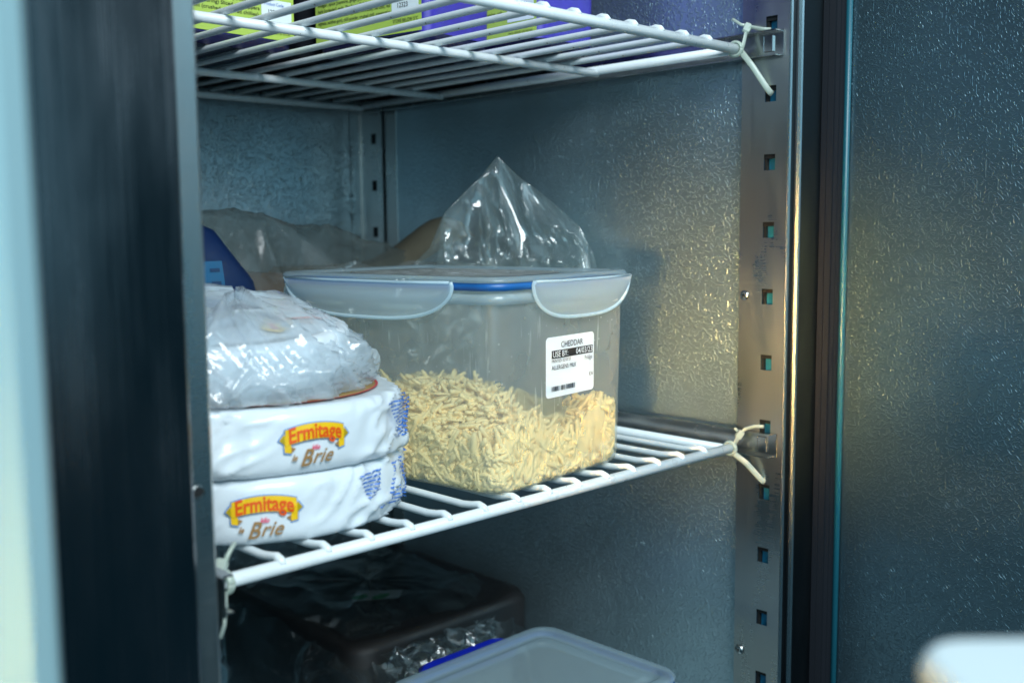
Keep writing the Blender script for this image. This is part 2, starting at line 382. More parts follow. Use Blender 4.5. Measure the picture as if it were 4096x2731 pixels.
# right front edge of the cabinet
b = MB()
prof = [(.0200, -.0445), (.0205, -.0460), (.0225, -.0468), (.0290, -.0468), (.0300, -.0480), (.0310, -.0505), (.0330, -.0512), (.0660, -.0512), (.0660, -.03)]
matsr = ['bright_edge', 'bright_edge', 'darksteel', 'darksteel', 'bright_edge', 'bright_edge', 'darksteel', 'darksteel']
for i in range(len(prof)-1):
    (xa, ya), (xb, yb) = prof[i], prof[i+1]
    b.add([(xa, ya, ZB), (xb, yb, ZB), (xb, yb, ZT), (xa, ya, ZT)], [(0, 1, 2, 3)], matsr[i])
b.box((.034, -.0500, ZB), (.115, YB+.05, ZT+.05), 'darksteel')
P0(b, 'frame_edge')
# left stile of the opening (wide bright face, thin lighter lip)
b = MB()
PX0, PX1 = -.665, -.5765
prof = [(PX0, -.02), (PX0, -.062), (PX0+.003, -.065), (PX1-.002, -.065), (PX1, -.063), (PX1+.0012, -.0565), (PX1+.002, -.0560), (-.5610, -.0530), (-.5590, -.0510), (-.5580, -.046), (-.5600, -.01)]
for i in range(len(prof)-1):
    (xa, ya), (xb, yb) = prof[i], prof[i+1]
    mt = 'post_steel' if i < 5 else 'steel'
    b.add([(xa, ya, ZB), (xb, yb, ZB), (xb, yb, ZT), (xa, ya, ZT)], [(0, 1, 2, 3)], mt, False)
o = P0(b, 'front_post')
b2 = MB(); c = Vector((-.5700, -.0553, .0725))
b2.loops([[(c.x+r*math.cos(2*PI*k/20), c.y+dy, c.z+r*math.sin(2*PI*k/20)) for k in range(20)] for r, dy in ((.0040, .0006), (.0034, -.0007), (.0026, .0003))], 'steel')
b2.loops([[(c.x+r*math.cos(2*PI*k/20), c.y-.0005, c.z+r*math.sin(2*PI*k/20)) for k in range(20)] for r in (.0029, .0001)], 'hole_shade')
b2.build('screw_hole', o)

# open door on the right: embossed liner facing the shelves, rubber gasket, teal edge
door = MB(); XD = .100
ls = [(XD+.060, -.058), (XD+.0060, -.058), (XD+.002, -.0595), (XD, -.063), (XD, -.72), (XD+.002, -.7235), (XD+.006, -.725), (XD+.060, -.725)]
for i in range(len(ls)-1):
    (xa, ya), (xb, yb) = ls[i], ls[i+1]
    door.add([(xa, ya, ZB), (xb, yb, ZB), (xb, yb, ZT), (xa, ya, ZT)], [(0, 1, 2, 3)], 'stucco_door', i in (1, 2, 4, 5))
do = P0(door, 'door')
tag(do, 'open door with embossed metal liner')
g = MB()
gp = [(.0660, -.0516), (.0680, -.0560), (.0720, -.0545), (.0745, -.0590), (.0790, -.0580), (.0820, -.0600), (.0860, -.0588), (.0885, -.0600), (.0925, -.0598)]
for i in range(len(gp)-1):
    (xa, ya), (xb, yb) = gp[i], gp[i+1]
    g.add([(xa, ya, ZB), (xb, yb, ZB), (xb, yb, ZT), (xa, ya, ZT)], [(0, 1, 2, 3)], 'rubber', True)
g.box((.0665, -.0500, ZB), (.0990, -.0100, ZT), 'rubber')
g.build('gasket', do)
g = MB(); g.tube([(.0965, -.0606, ZB), (.0965, -.0606, ZT)], .0032, 'tealstrip', 16); g.build('edge_strip', do)

# ================================================================ wire shelves
RB = [0.0, .166, .412, .573]
def wire_shelf(z, label, group='white wire shelves'):
    t = thing('wire_shelf', label, 'shelf', (0, 0, z), group)
    fz = 0.0
    b = MB(); r = .0046; c = .006
    # rail loops: front and side rails with rounded corners
    b.tube([(-W-.002, 0, fz), (.004, 0, fz)], r, 'white_wire', 14); b.ball((.004, 0, fz), r, 'white_wire'); b.ball((-W-.002, 0, fz), r, 'white_wire')
    b.build('front_rail', t)
    for x in (0.0, -W):
        b = MB(); b.tube([(x, .004, fz-.001), (x, D, fz-.001)], .0044, 'white_wire', 12); b.ball((x, D, fz-.001), .0044, 'white_wire'); b.build('side_rail', t)
    for y in RB[1:]:
        b = MB(); b.tube([(-W, y, fz-.004), (0.0, y, fz-.004)], .0040, 'white_wire', 12); b.build('cross_bar', t)
    gap = .0412; pit = (W-2*gap)/13
    proto = None
    for i in range(14):
        x = -gap-i*pit
        if proto is None:
            b = MB(); rr = .0029
            b.tube([(0, -.0035, .0020), (0, -.0010, .0044), (0, .004, .0058), (0, .012, .0042), (0, .022, .0030), (0, .16, .0025), (0, .42, .0025), (0, D+.002, .0025)], [rr*.8, rr, rr, rr, rr, rr, rr, rr], 'white_wire', 10)
            proto = b.build('rod', t); proto.location = (x, 0, 0)
        else:
            o = proto.copy(); col.objects.link(o); o.parent = t; o.location = (x, 0, 0)
    return t
wire_shelf(0, 'white wire shelf carrying the cheddar box and the brie wheels')
wire_shelf(H, 'uppermost white wire shelf, under the purple tubs')
wire_shelf(-.372, 'lowest white wire shelf, under the dark package')

# slide channels that carry the shelves
def slide(z, label, left=False):
    b = MB(); s = -1 if left else 1
    xo = .0195 if not left else -W-.0195
    t = .0012; hh = .0115; dp = .0085; y0, y1 = -.040, .60
    z += -.001
    def p(x): return xo-s*x
    # web and two lips; ends flare
    b.box((p(0), y0, z-hh), (p(t), y1, z+hh), 'slide')
    b.box((p(t), y0+.004, z+hh-t), (p(dp), y1, z+hh), 'slide')
    b.box((p(t), y0+.004, z-hh), (p(dp), y1, z-hh+t), 'slide')
    b.box((p(t), y0+.0102, z-.0068), (p(t+.0022), y0+.0108, z+.0072), 'bright_edge')
    b.box((p(t), y0+.0108, z-.0068), (p(t+.0018), y0+.0195, z+.0072), 'slide')
    b.box((p(t), y0+.0195, z-.0068), (p(t+.0020), y0+.0200, z+.0072), 'bright_edge')
    o = b.build('shelf_slide', None, .0005)
    return tag(o, label, 'shelf bracket', 'steel shelf slides')
slide(.006, 'steel slide channel under the right edge of the middle shelf')
slide(.374, 'steel slide channel holding the right edge of the uppermost shelf')
slide(-.366, 'steel slide channel at the right edge of the lowest shelf')
slide(.006, 'steel slide channel at the left end of the middle shelf, beside the front post', True)
slide(.374, 'steel slide channel at the left end of the uppermost shelf', True)

# ================================================================ cable ties
def tie(label, ring_c, ring_ax, ring_r, head, tail1, arm, over, grp='natural cable ties'):
    t = thing('cable_tie', label, 'cable tie', tuple(ring_c), grp)
    inv = Matrix.Translation(t.location).inverted()
    def fin(b, n):
        o = b.build(n, t); o.matrix_parent_inverse = inv; return o
    b = MB(); ax = Vector(ring_ax).normalized(); a = ax.cross(Vector((0, 0, 1))).normalized(); c = ax.cross(a)
    pts = [Vector(ring_c)+(a*math.cos(q)+c*math.sin(q))*ring_r for q in [2*PI*k/24 for k in range(25)]]
    b.tube(pts, .0026, 'nylon', 10, flat=.45)
    b.tube([Vector(p) for p in over], .0024, 'nylon', 10, flat=.5)
    b.tube([Vector(p) for p in arm], .0027, 'nylon', 10, flat=.45)
    fin(b, 'strap')
    b = MB(); h = Vector(head[0]); d = Vector(head[1]).normalized(); e = d.orthogonal().normalized(); f = d.cross(e)
    vs = []
    for k, (l, s_) in enumerate(((-.0042, .7), (-.003, 1), (.003, 1), (.0042, .7))):
        for u, v in ((-1, -1), (1, -1), (1, 1), (-1, 1)): vs.append(h+d*l+(e*u*.0031+f*v*.0029)*s_)
    fs = [(0, 3, 2, 1), (12, 13, 14, 15)]
    for k in range(3):
        for q in range(4): fs.append((k*4+q, k*4+(q+1) % 4, (k+1)*4+(q+1) % 4, (k+1)*4+q))
    b.add(vs, fs, 'nylon'); fin(b, 'tie_head')
    b = MB(); b.tube([Vector(p) for p in tail1], .0013, 'nylon', 8, flat=.5); fin(b, 'tail')
tie('short cable tie binding the right end of the middle shelf', (.001, 0, 0), (1, .25, 0), .0062, ((.0105, -.0045, .0125), (.5, -.5, 1)),
    [(.008, -.004, .016), (.006, -.002, .019)],
    [(.003, -.004, -.005), (.010, -.013, -.014), (.0165, -.0235, -.0275), (.019, -.026, -.0310), (.0225, -.0262, -.0325)],
    [(.004, -.004, .005), (.009, -.0045, .0105), (.012, -.010, .0185), (.0145, -.018, .0215), (.0195, -.0255, .0215)])
tie('cable tie with a cut tail at the right end of the uppermost shelf', (.001, 0, H), (1, .25, 0), .0064, ((.0105, -.006, H+.0190), (.3, -.3, 1)),
    [(.0105, -.006, H+.021), (.0085, -.001, H+.0225), (.005, .006, H+.028)],
    [(.004, -.004, H-.002), (.010, -.013, H-.016), (.0165, -.0235, H-.0350), (.019, -.026, H-.0395), (.0225, -.0262, H-.041)],
    [(.002, -.006, H-.003), (.0065, -.0058, H+.006), (.0095, -.0058, H+.014), (.012, -.010, H+.0195), (.0155, -.020, H+.0165), (.0195, -.0255, H+.0160)])
tie('cable tie at the left end of the middle shelf, next to the front post', (-W+.002, -.001, 0), (1, .2, 0), .0068, ((-.5345, -.010, .0135), (.6, .3, 1)),
    [(-.532, -.010, .017), (-.5255, -.008, .0235)],
    [(-W, -.006, -.005), (-.5325, -.010, -.012), (-.536, -.014, -.021), (-.540, -.016, -.027)],
    [(-W, -.006, .004), (-.533, -.010, .012), (-.5290, -.009, .0195), (-.5235, -.007, .0245)])

# ================================================================ cheddar container
TH = math.radians(7.0); F0 = Vector((-.3035, -.0045, 0))
E1 = Vector((math.cos(TH), math.sin(TH), 0)); E2 = Vector((-math.sin(TH), math.cos(TH), 0))
CA, CB, ZL = .1885, .2590, .1735
def clip_box(name, label, origin, th, ca, cb, z0, zl, grp=None, labelled=True, cat='food container', front_flap=True):
    e1 = Vector((math.cos(th), math.sin(th), 0)); e2 = Vector((-math.sin(th), math.cos(th), 0)); f0 = Vector(origin)
    t = thing(name, label, cat, (f0.x, f0.y, z0), grp)
    inv = Matrix.Translation(t.location).inverted()
    T = lambda p: f0+e1*p[0]+e2*p[1]+Vector((0, 0, p[2]))
    def rr(ins, r, z): return [T(p) for p in rrect(ins, ca-ins, ins, cb-ins, r, z)]
    def fin(b, n, par=None, bev=0):
        o = b.build(n, par or t, bev); 
        if par is None: o.matrix_parent_inverse = inv
        return o
    zt = zl
    b = MB()
    rings = [rr(.015, .014, z0+.0005), rr(.0100, .019, z0+.0012), rr(.0072, .0215, z0+.004), rr(.0058, .0225, z0+.010), rr(.0035, .0225, zt-.0205)]
    b.loops(rings, 'frost', cap0=True)
    body = fin(b, 'container_body')
    b = MB()  # rim flanges of the body
    for za, zb_, ins in ((zt-.0205, zt-.0130, .0010),):
        b.loops([rr(.005, .02, za), rr(ins, .021, za), rr(ins-.0004, .021, (za+zb_)/2), rr(ins, .021, zb_), rr(.004, .02, zb_), rr(.004, .02, zb_+.004)], 'frost_rim')
    b.build('rim', body)
    b = MB(); b.loops([rr(.0032, .021, zt-.0104), rr(.0008, .0218, zt-.0100), rr(.0008, .0218, zt-.0046), rr(.0032, .021, zt-.0045)], 'blue_seal')
    seal = b
    b = MB()
    b.loops([rr(.0022, .021, zt-.0046), rr(.0002, .0225, zt-.0044), rr(-.0002, .0225, zt-.0034), rr(0, .0225, zt-.0022), rr(.0012, .022, zt-.0006), rr(.003, .021, zt),
             rr(.009, .018, zt), rr(.012, .016, zt-.0010), rr(.0135, .015, zt-.0032), rr(.021, .012, zt-.0034), rr(.023, .011, zt-.0020), rr(.026, .010, zt-.0018)], 'frost_lid', cap1=True)
    lid = fin(b, 'lid')
    seal.build('seal', lid)
    # hinged flaps
    def flap(side):
        L0, L1 = (.042, .231) if side == 'l' else (.039, .169)
        if side == 'l': L0, L1 = L0*cb/.252, L1*cb/.252
        else: L0, L1 = L0*ca/.184, L1*ca/.184
        mid = (L0+L1)/2; hl = (L1-L0)/2; top = zt-.0040; drop = .0305
        def low(s):
            q = min(1, abs(s)); return top-.003-(drop-.003)*(1-q**3.0)**(.5)
        def pt(s, v, off):
            # s in -1..1 along, v 0 top..1 low
            zz = top*(1-v)+low(s)*v
            o_ = off+.0022*math.sin(PI*min(1, v*1.1))*.9+.0016*(1-v)
            if side == 'l': return T((-.0018-o_, mid+s*hl, zz))
            return T((mid+s*hl, -.0018-o_, zz))
        b = MB()
        ss = [math.sin(PI/2*(-1+2*i/44)) for i in range(45)]
        sf = lambda u: ss[int(round(u*44))]
        b.grid(lambda u, v: pt(sf(u), v, 0), 44, 10, 'frost_flap')
        o = fin(b, 'clip_flap')
        b = MB()
        edge = [pt(ss[0], 0, .0002)]+[pt(s, 1, .0003) for s in ss]+[pt(ss[-1], 0, .0002)]
        b.tube(edge, .0015, 'frost_edge', 8)
        b.tube([pt(s*.985, .035, .0004) for s in (-1, -.5, 0, .5, 1)], .0011, 'frost_edge', 8)
        b.build('flap_rim', o)
        for s0, s1 in ((-.62, -.22), (.28, .72)):
            b = MB(); vs = []
            for s in (s0, s1):
                for z in (zt-.0255, zt-.0225):
                    for off in (.0012, -.0012):
                        vs.append(T((-.0018-off, mid+s*hl, z)) if side == 'l' else T((mid+s*hl, -.0018-off, z)))
            b.add(vs, [(0, 1, 3, 2), (4, 6, 7, 5), (0, 4, 5, 1), (2, 3, 7, 6), (0, 2, 6, 4), (1, 5, 7, 3)], 'lug'); b.build('locking_tab', o)
    if front_flap: flap('l'); flap('r')
    return t, T, body, lid
M['lug'] = film('pale_locking_tab', (.9, .9, .85), .25, (.85, .86, .80), gloss_rough=.3)
box, BT, body, lid = clip_box('clip_lid_container', 'translucent clip-lid box of grated cheese with a printed date label on its side', F0, TH, CA, CB, .0058, ZL)
# printed label on the right-hand (front) side
def wall_pt(a, z, off):
    k = (z-.0158)/(ZL-.0205-.0158); ins = .0062+(.0035-.0062)*k
    return BT((a, ins-off, z))
lb = MB()
ox = .0630
def L(x, y, off=.0006):  # label coordinates in metres
    return wall_pt(ox+x-.0008*(y/.048), .0755+y, off+.0004+.0003*math.sin(x*80))
LW, LH = .0665, .0485
n = 6; outl = [(p[0], p[1]) for p in rrect(0, LW, 0, LH, .0035, 0, n)]
lb.add([L(x, y, .0004) for x, y in outl], [tuple(range(len(outl)))], 'paper')
lab = lb.build('date_label', body)
pr = MB(); L2 = lambda x, y: L(x, y, .0008); L3 = lambda x, y: L(x, y, .0011)
put_text(pr, 'CHEDDAR', L2, .0345, .0395, .0068, 'print_black', 0, align='c', width=.031)
put_rect(pr, L2, .0070, .0312, .0642, .0376, 'print_black', 6, 1)
put_text(pr, 'USE BY:', L3, .0080, .0323, .0066, 'paper', .006, align='l', width=.0205)
put_text(pr, '04/03/23', L3, .0632, .0323, .0066, 'paper', .006, align='r', width=.0235)
put_text(pr, 'Fridge', L2, .0635, .0262, .0050, 'print_black', 0, align='r', width=.0108)
put_text(pr, 'PRINTED: 02/03/23', L2, .0070, .0280, .0034, 'print_black', 0, align='l', width=.0255)
put_text(pr, 'ALLERGENS: MILK', L2, .0070, .0222, .0050, 'print_black', 0, align='l', width=.0335)
put_text(pr, 'KW', L2, .0650, .0120, .0050, 'print_black', .004, align='r', width=.0058)
x = .0070; random.seed(11)
for wd, gp_ in [(.5, .4), (.5, 1.1), (.9, .6), (.4, .3), (1.2, .5), (.8, .6), (.9, .7), (.9, 1.6), (.5, 1.7), (.5, .4), (.4, .3), (1, .4), (.5, .5), (.5, .6), (.5, .6), (.6, 1.8), (.5, .4), (.9, 1.0), (.9, .7), (.9, .7), (.9, .7), (.9, .7), (1.6, .8), (.5, .6), (.5, .7), (.5, .7)]:
    put_rect(pr, L2, x, .0050, x+wd*.001*.86, .0090, 'print_black'); x += (wd+gp_)*.001*.86
pr.build('label_print', lab)
# worn oval sticker on the lid
M['silver'] = plain('worn_silver_sticker', (.30, .32, .31), .4, .3, var=.4, vscale=120)
sk = MB()
out = [BT((.030+.124*(.5+.5*math.cos(a)*abs(math.cos(a))**-.4 if abs(math.cos(a)) > 1e-3 else .5), .034+.184*(.5+.5*math.sin(a)*(abs(math.sin(a))+1e-6)**-.4), ZL-.0014)) for a in [2*PI*k/48 for k in range(48)]]
sk.add(out, [tuple(range(48))], 'silver'); random.seed(3)
for k in range(60):
    a, c = .040+random.random()*.10, .05+random.random()*.14; l = .004+random.random()*.02
    sk.add([BT((a, c, ZL-.0010)), BT((a+l*.35, c+l, ZL-.0010)), BT((a+l*.35+.001, c+l, ZL-.0010)), BT((a+.0012, c, ZL-.0010))], [(0, 1, 2, 3)], 'paper')
sk.build('lid_sticker', lid)

# grated cheese heap inside the box
def cheese():
    random.seed(5); b = MB()
    x0, x1, y0, y1 = .0115, CA-.0115, .0115, CB-.0115
    def top(a, c):
        # a along right side 0..1, c depth 0..1
        h = .038+.005*math.sin(a*9)+.010*fnoise(a*4, c*4, 1.7)
        h += .043*math.exp(-((a-.42)**2/.10+(c-.42)**2/.10))
        h += .016*math.exp(-((a-.05)**2/.05+(c-.8)**2/.1))+.006*math.exp(-((a-.9)**2/.03))*math.exp(-c*3)
        h -= .004*math.exp(-((a-.62)**2/.01))*(1-c)
        return h
    # core body under the shreds
    def core(u, v):
        a, c = .07+.86*u, .05+.90*v
        return BT((x0+(x1-x0)*a, y0+(y1-y0)*c, .0062+max(.004, top(a, c)-.006)+.002*fnoise(a*30, c*30, 0)))
    b.grid(core, 30, 40, 'cheese')
    n = 12; rect = [(.07, .05), (.93, .05), (.93, .95), (.07, .95)]
    ringt = []; 
    for i in range(4):
        (a0, c0), (a1, c1) = rect[i], rect[(i+1) % 4]
        for k in range(n):
            t = k/n; ringt.append((a0+(a1-a0)*t, c0+(c1-c0)*t))
    lo = [BT((x0+(x1-x0)*a, y0+(y1-y0)*c, .0085)) for a, c in ringt]
    hi = [BT((x0+(x1-x0)*a, y0+(y1-y0)*c, .0062+max(.004, top(a, c)-.006))) for a, c in ringt]
    b.loops([lo, hi], 'cheese', cap0=True, smooth=False)
    def clampv(q):
        z = max(.0078, q.z); d = q-F0; a, c = d.dot(E1), d.dot(E2)
        m = .0074-.0022*min(1, z/.15)+(.004*max(0, (.014-z)/.006)); R_ = .0225
        a = min(max(a, m), CA-m); c = min(max(c, m), CB-m)
        ca_, cc_ = min(max(a, m+R_), CA-m-R_), min(max(c, m+R_), CB-m-R_)
        l = math.hypot(a-ca_, c-cc_)
        if l > R_: a = ca_+(a-ca_)*R_/l; c = cc_+(c-cc_)*R_/l
        return F0+E1*a+E2*c+Vector((0, 0, z))
    def shred(p, d, up, L_, wd, th, curl):
        d = d.normalized(); s = d.cross(up).normalized(); u = s.cross(d)
        vs = []; n_ = 4
        for i in range(n_+1):
            t = i/n_-.5; q = p+d*(L_*t)+u*(curl*(t*t-.08)*L_)+s*(curl*.5*t*t*t*L_)
            k = 1-.30*(abs(t)*2)**4; wv = wd*k*(.8+.4*random.random())
            for e, f in ((-1, -1), (1, -1), (1.0, 1), (-1.0, 1)): vs.append(clampv(q+s*(wv*e/2)+u*(th*f/2)))
        fs = [(0, 3, 2, 1), (n_*4, n_*4+1, n_*4+2, n_*4+3)]
        for i in range(n_):
            for k in range(4): fs.append((i*4+k, i*4+(k+1) % 4, (i+1)*4+(k+1) % 4, (i+1)*4+k))
        b.add(vs, fs, 'cheese', True)
    def rv(): return Vector((random.gauss(0, 1), random.gauss(0, 1), random.gauss(0, 1))).normalized()
    def one(a, c, z, flatax):
        L_ = random.choice((.004, .005, .007, .010, .014, .020, .026, .032)); d = rv()
        if flatax == 'x': d.x *= .12
        elif flatax == 'y': d.y *= .12
        else: d.z *= .45
        d = (E1*d.x+E2*d.y+Vector((0, 0, d.z))).normalized()
        up_ = rv()
        if abs(up_.dot(d)) > .9: up_ = d.orthogonal()
        shred(BT((x0+(x1-x0)*a, y0+(y1-y0)*c, .0062+z)), d, up_, L_, random.uniform(.0022, .0048), random.uniform(.0016, .0036), random.gauss(0, .35))
    for k in range(3000):   # along the two visible walls and the two hidden ones
        side = random.random(); q = random.uniform(.03, .97); e = random.uniform(.0, .028)
        if side < .36: a, c, fx = q, e, 'y'
        elif side < .82: a, c, fx = e*1.2, q, 'x'
        elif side < .91: a, c, fx = 1-e, q, 'x'
        else: a, c, fx = q, 1-e, 'y'
        zt = top(a, c)-.003
        one(a, c, random.uniform(.004, zt), fx)
    for k in range(3000):
        a, c = random.uniform(.03, .97), random.uniform(.03, .97)
        one(a, c, top(a, c)-random.uniform(.001, .009), 'z')
    o = b.build('grated_cheese')
    tag(o, 'pale yellow grated cheddar heaped in the clip-lid box', 'cheese', kind='stuff')
cheese()

# ================================================================ brie wheels
def facet(x, y, s):
    d = noise.voronoi(Vector((x, y, s)))[0]; return 1-min(1, d[0])
def side_r(R, h, th, t, seed, amp=1.0, quiet=None):
    """outer radius of the wrapped wheel at angle th, t=-1..1 up the side"""
    e = .010
    r = R-e+e*(max(0.0, 1-abs(t)**4.5))**(1/2.4)
    z = t*h/2
    w_ = facet(th*R*20+z*9, z*32-th*R*6, seed)*.0075+.45*ridged(th*3.2+z*22, z*26-th*.9, seed, 7)*.0055+ridged(th*6-z*50, z*34, seed+5, 9)*.0040+fnoise(th*2.2, z*20, seed+9)*.0026
    a_ = amp*(1-.90*math.exp(-((math.remainder(th-quiet, 2*PI))/.40)**4)) if quiet is not None else amp
    return r+(w_-.0028)*a_
def wheel(label, c, R, z0, h, seed, th0, amp=1.0, tilt=None, printed=True, print_span=1, parent_group='wrapped brie wheels'):
    t = thing('brie_wheel', label, 'cheese', (c[0], c[1], z0), parent_group)
    b = MB(); N = 200
    rings = []
    def ring(fr_, z): return [(fr_(2*PI*k/N)*math.cos(2*PI*k/N), fr_(2*PI*k/N)*math.sin(2*PI*k/N), z+.0) for k in range(N)]
    topw = lambda th, f: .0010*ridged(th*4, f*6, seed+3, 3)
    for f in (.02, .4, .7, .88): rings.append([(R*f*math.cos(2*PI*k/N), R*f*math.sin(2*PI*k/N), .0005+topw(2*PI*k/N, f)) for k in range(N)])
    M_ = 30
    for i in range(M_+1):
        tt = -1+2*i/M_; tt = math.sin(PI/2*tt)
        rings.append([(side_r(R, h, 2*PI*k/N, tt, seed, amp, th0)*math.cos(2*PI*k/N), side_r(R, h, 2*PI*k/N, tt, seed, amp, th0)*math.sin(2*PI*k/N), h/2*(1+tt)) for k in range(N)])
    for f in (.88, .7, .4, .02): rings.append([(R*f*math.cos(2*PI*k/N), R*f*math.sin(2*PI*k/N), h-.0005+.6*topw(2*PI*k/N, f)) for k in range(N)])
    b.loops(rings, 'wrap', cap0=True, cap1=True)
    o = b.build('wrapper', t)
    if printed:
        def S(x, y, off=.0004):
            return S0(x*.66 if abs(x) < .06 else x, y*.80-.0008 if abs(x) < .06 else y, off)
        def S0(x, y, off=.0004):  # x metres along circumference from th0 (rightwards seen from outside), y metres from mid height
            th = th0+x/R; tt = max(-.985, min(.985, y/(h/2)))
            r = side_r(R, h, th, tt, seed, amp, th0)+off+.0006
            return (r*math.cos(th), r*math.sin(th), h/2*(1+tt))
        p = MB()
        kx = print_span
        def B(x, y, off): return S(x*kx, y-.0005+.0042*(1-(x/.031)**2), off)   # arched banner space
        put_rect(p, lambda x, y: B(x, y, .0004), -.0318, -.0012, .0318, .0136, 'bluel', 24, 4)
        for s in (-1, 1):
            put_poly(p, lambda x, y: S(x*kx, y, .0004), [(s*.0245, -.0080), (s*.0326, -.0068), (s*.0330, .0002), (s*.0385, .0040), (s*.0330, .0100), (s*.0300, .0060), (s*.0245, -.001)], 'bluel')
            put_poly(p, lambda x, y: S(x*kx, y, .0007), [(s*.0250, -.0068), (s*.0316, -.0058), (s*.0320, .0010), (s*.0368, .0040), (s*.0320, .0092), (s*.0300, .0060), (s*.0250, -.0008)], 'yellow')
            put_poly(p, lambda x, y: S(x*kx, y, .0009), [(s*.0205, -.0030), (s*.0252, -.0062), (s*.0252, -.0014)], 'brown')
            put_poly(p, lambda x, y: S(x*kx, y, .0009), [(s*.0312, .0), (s*.0362, .0040), (s*.0318, .0086)], 'gold')
        put_rect(p, lambda x, y: B(x, y, .0010), -.0308, -.0004, .0308, .0128, 'yellow', 24, 4)
        vs, fs, wd = text_mesh('Ermitage', .0172, .026, 0, .9)
        k = .056/wd; p.add([B(a*k-.028, bb+.0008, .0014) for a, bb in vs], fs, 'orange')
        q = lambda x, y: S(x*kx, y, .0006)
        q2 = lambda x, y: S(x*kx, y, .0015)
        put_text(p, 'le', q2, -.0255, -.0128, .0072, 'brown', .03, .5)
        put_text(p, 'B', q2, -.0175, -.0182, .0200, 'brown', .014, .45)
        put_text(p, 'rie', q2, -.0050, -.0165, .0172, 'brown', .010, .45, 1.12)
        put_text(p, 'kilo', lambda x, y: S(x*kx, y, .0008), -.0045, -.0055, .0058, 'pink', .03, .3)
        # small print in blue further round
        p.build('printed_brand', o); p = MB()
        random.seed(seed+20)
        for row in range(11):
            y = .0145-row*.0026; x = .068+row*.0010
            while x < .118-.001*row:
                l = random.uniform(.002, .007); put_rect(p, q, x, y, min(x+l, .12), y+.0011, 'bluep', 3, 1); x += l+.0007
        for row in range(12):
            y = .0150-row*.0026; x = .128
            while x < .160:
                l = random.uniform(.002, .006); put_rect(p, q, x, y, x+l, y+.0009, 'bluep', 2, 1); x += l+.0012
        p.build('small_print', o)
    return t, o
RW = .106; cw = (-.4345, .1205)
th_base = math.atan2(-.5604-cw[1], -.8262-cw[0])     # direction of the viewer-side front
w1, o1 = wheel('lower white-wrapped brie wheel, resting on the middle shelf under the other wheel', cw, RW, .0058, .0440, 1.3, th_base+.045)
w2, o2 = wheel('middle white-wrapped brie wheel, with a brown and red seal on its top', (cw[0]+.0015, cw[1]), RW, .0500, .0445, 6.1, th_base+.36)
# top print on the second wheel: golden brown seal with a red rim
p = MB()
def seal_pt(x, y, off): return (x, y, .0448+off)
def arc(r0, r1, a0, a1, off, m_, n_=40): p.grid(lambda u, v: seal_pt((r0+(r1-r0)*v)*math.cos(a0+(a1-a0)*u), (r0+(r1-r0)*v)*math.sin(a0+(a1-a0)*u), off), n_, 1, m_, smooth=False)
arc(.040, .0900, -2.9, .55, .0007, 'goldbrown', 70); arc(.0885, .0905, -2.9, .55, .0009, 'red', 70)
random.seed(4)
for k in range(26):
    a = -.2-.1*k; arc(.060, .070, a, a+.05, .0010, 'wrap', 2)
    arc(.074, .079, a, a+.07, .0010, 'wrap', 2)
p.build('printed_seal', o2)
w3, o3 = wheel('uppermost brie wheel, inside a knotted clear plastic bag', (-.4340, .1260), .078, .0975, .036, 11.7, th_base+.30, .35, printed=False)
w3.rotation_mode = 'AXIS_ANGLE'; w3.rotation_axis_angle = (math.radians(6), .72, -.695, 0); w3.location = (-.4420, .1240, .1050)

p = MB()
tp = lambda x, y, off=.0: (.034+x*1.7, -.034+y*1.7, .0374+off)
for r0_, r1_, a0_, a1_, m_, o_ in ((.010, .018, 2.2, 3.6, 'yellow', 0), (.012, .015, 2.3, 3.3, 'orange', .0003), (.013, .017, .3, 2.0, 'orange', 0), (.004, .006, 0, 4, 'brown', 0)):
    p.grid(lambda u, v: tp((r0_+(r1_-r0_)*v)*math.cos(a0_+(a1_-a0_)*u), (r0_+(r1_-r0_)*v)*math.sin(a0_+(a1_-a0_)*u), o_), 14, 1, m_, smooth=False)
p.build('printed_seal', o3)

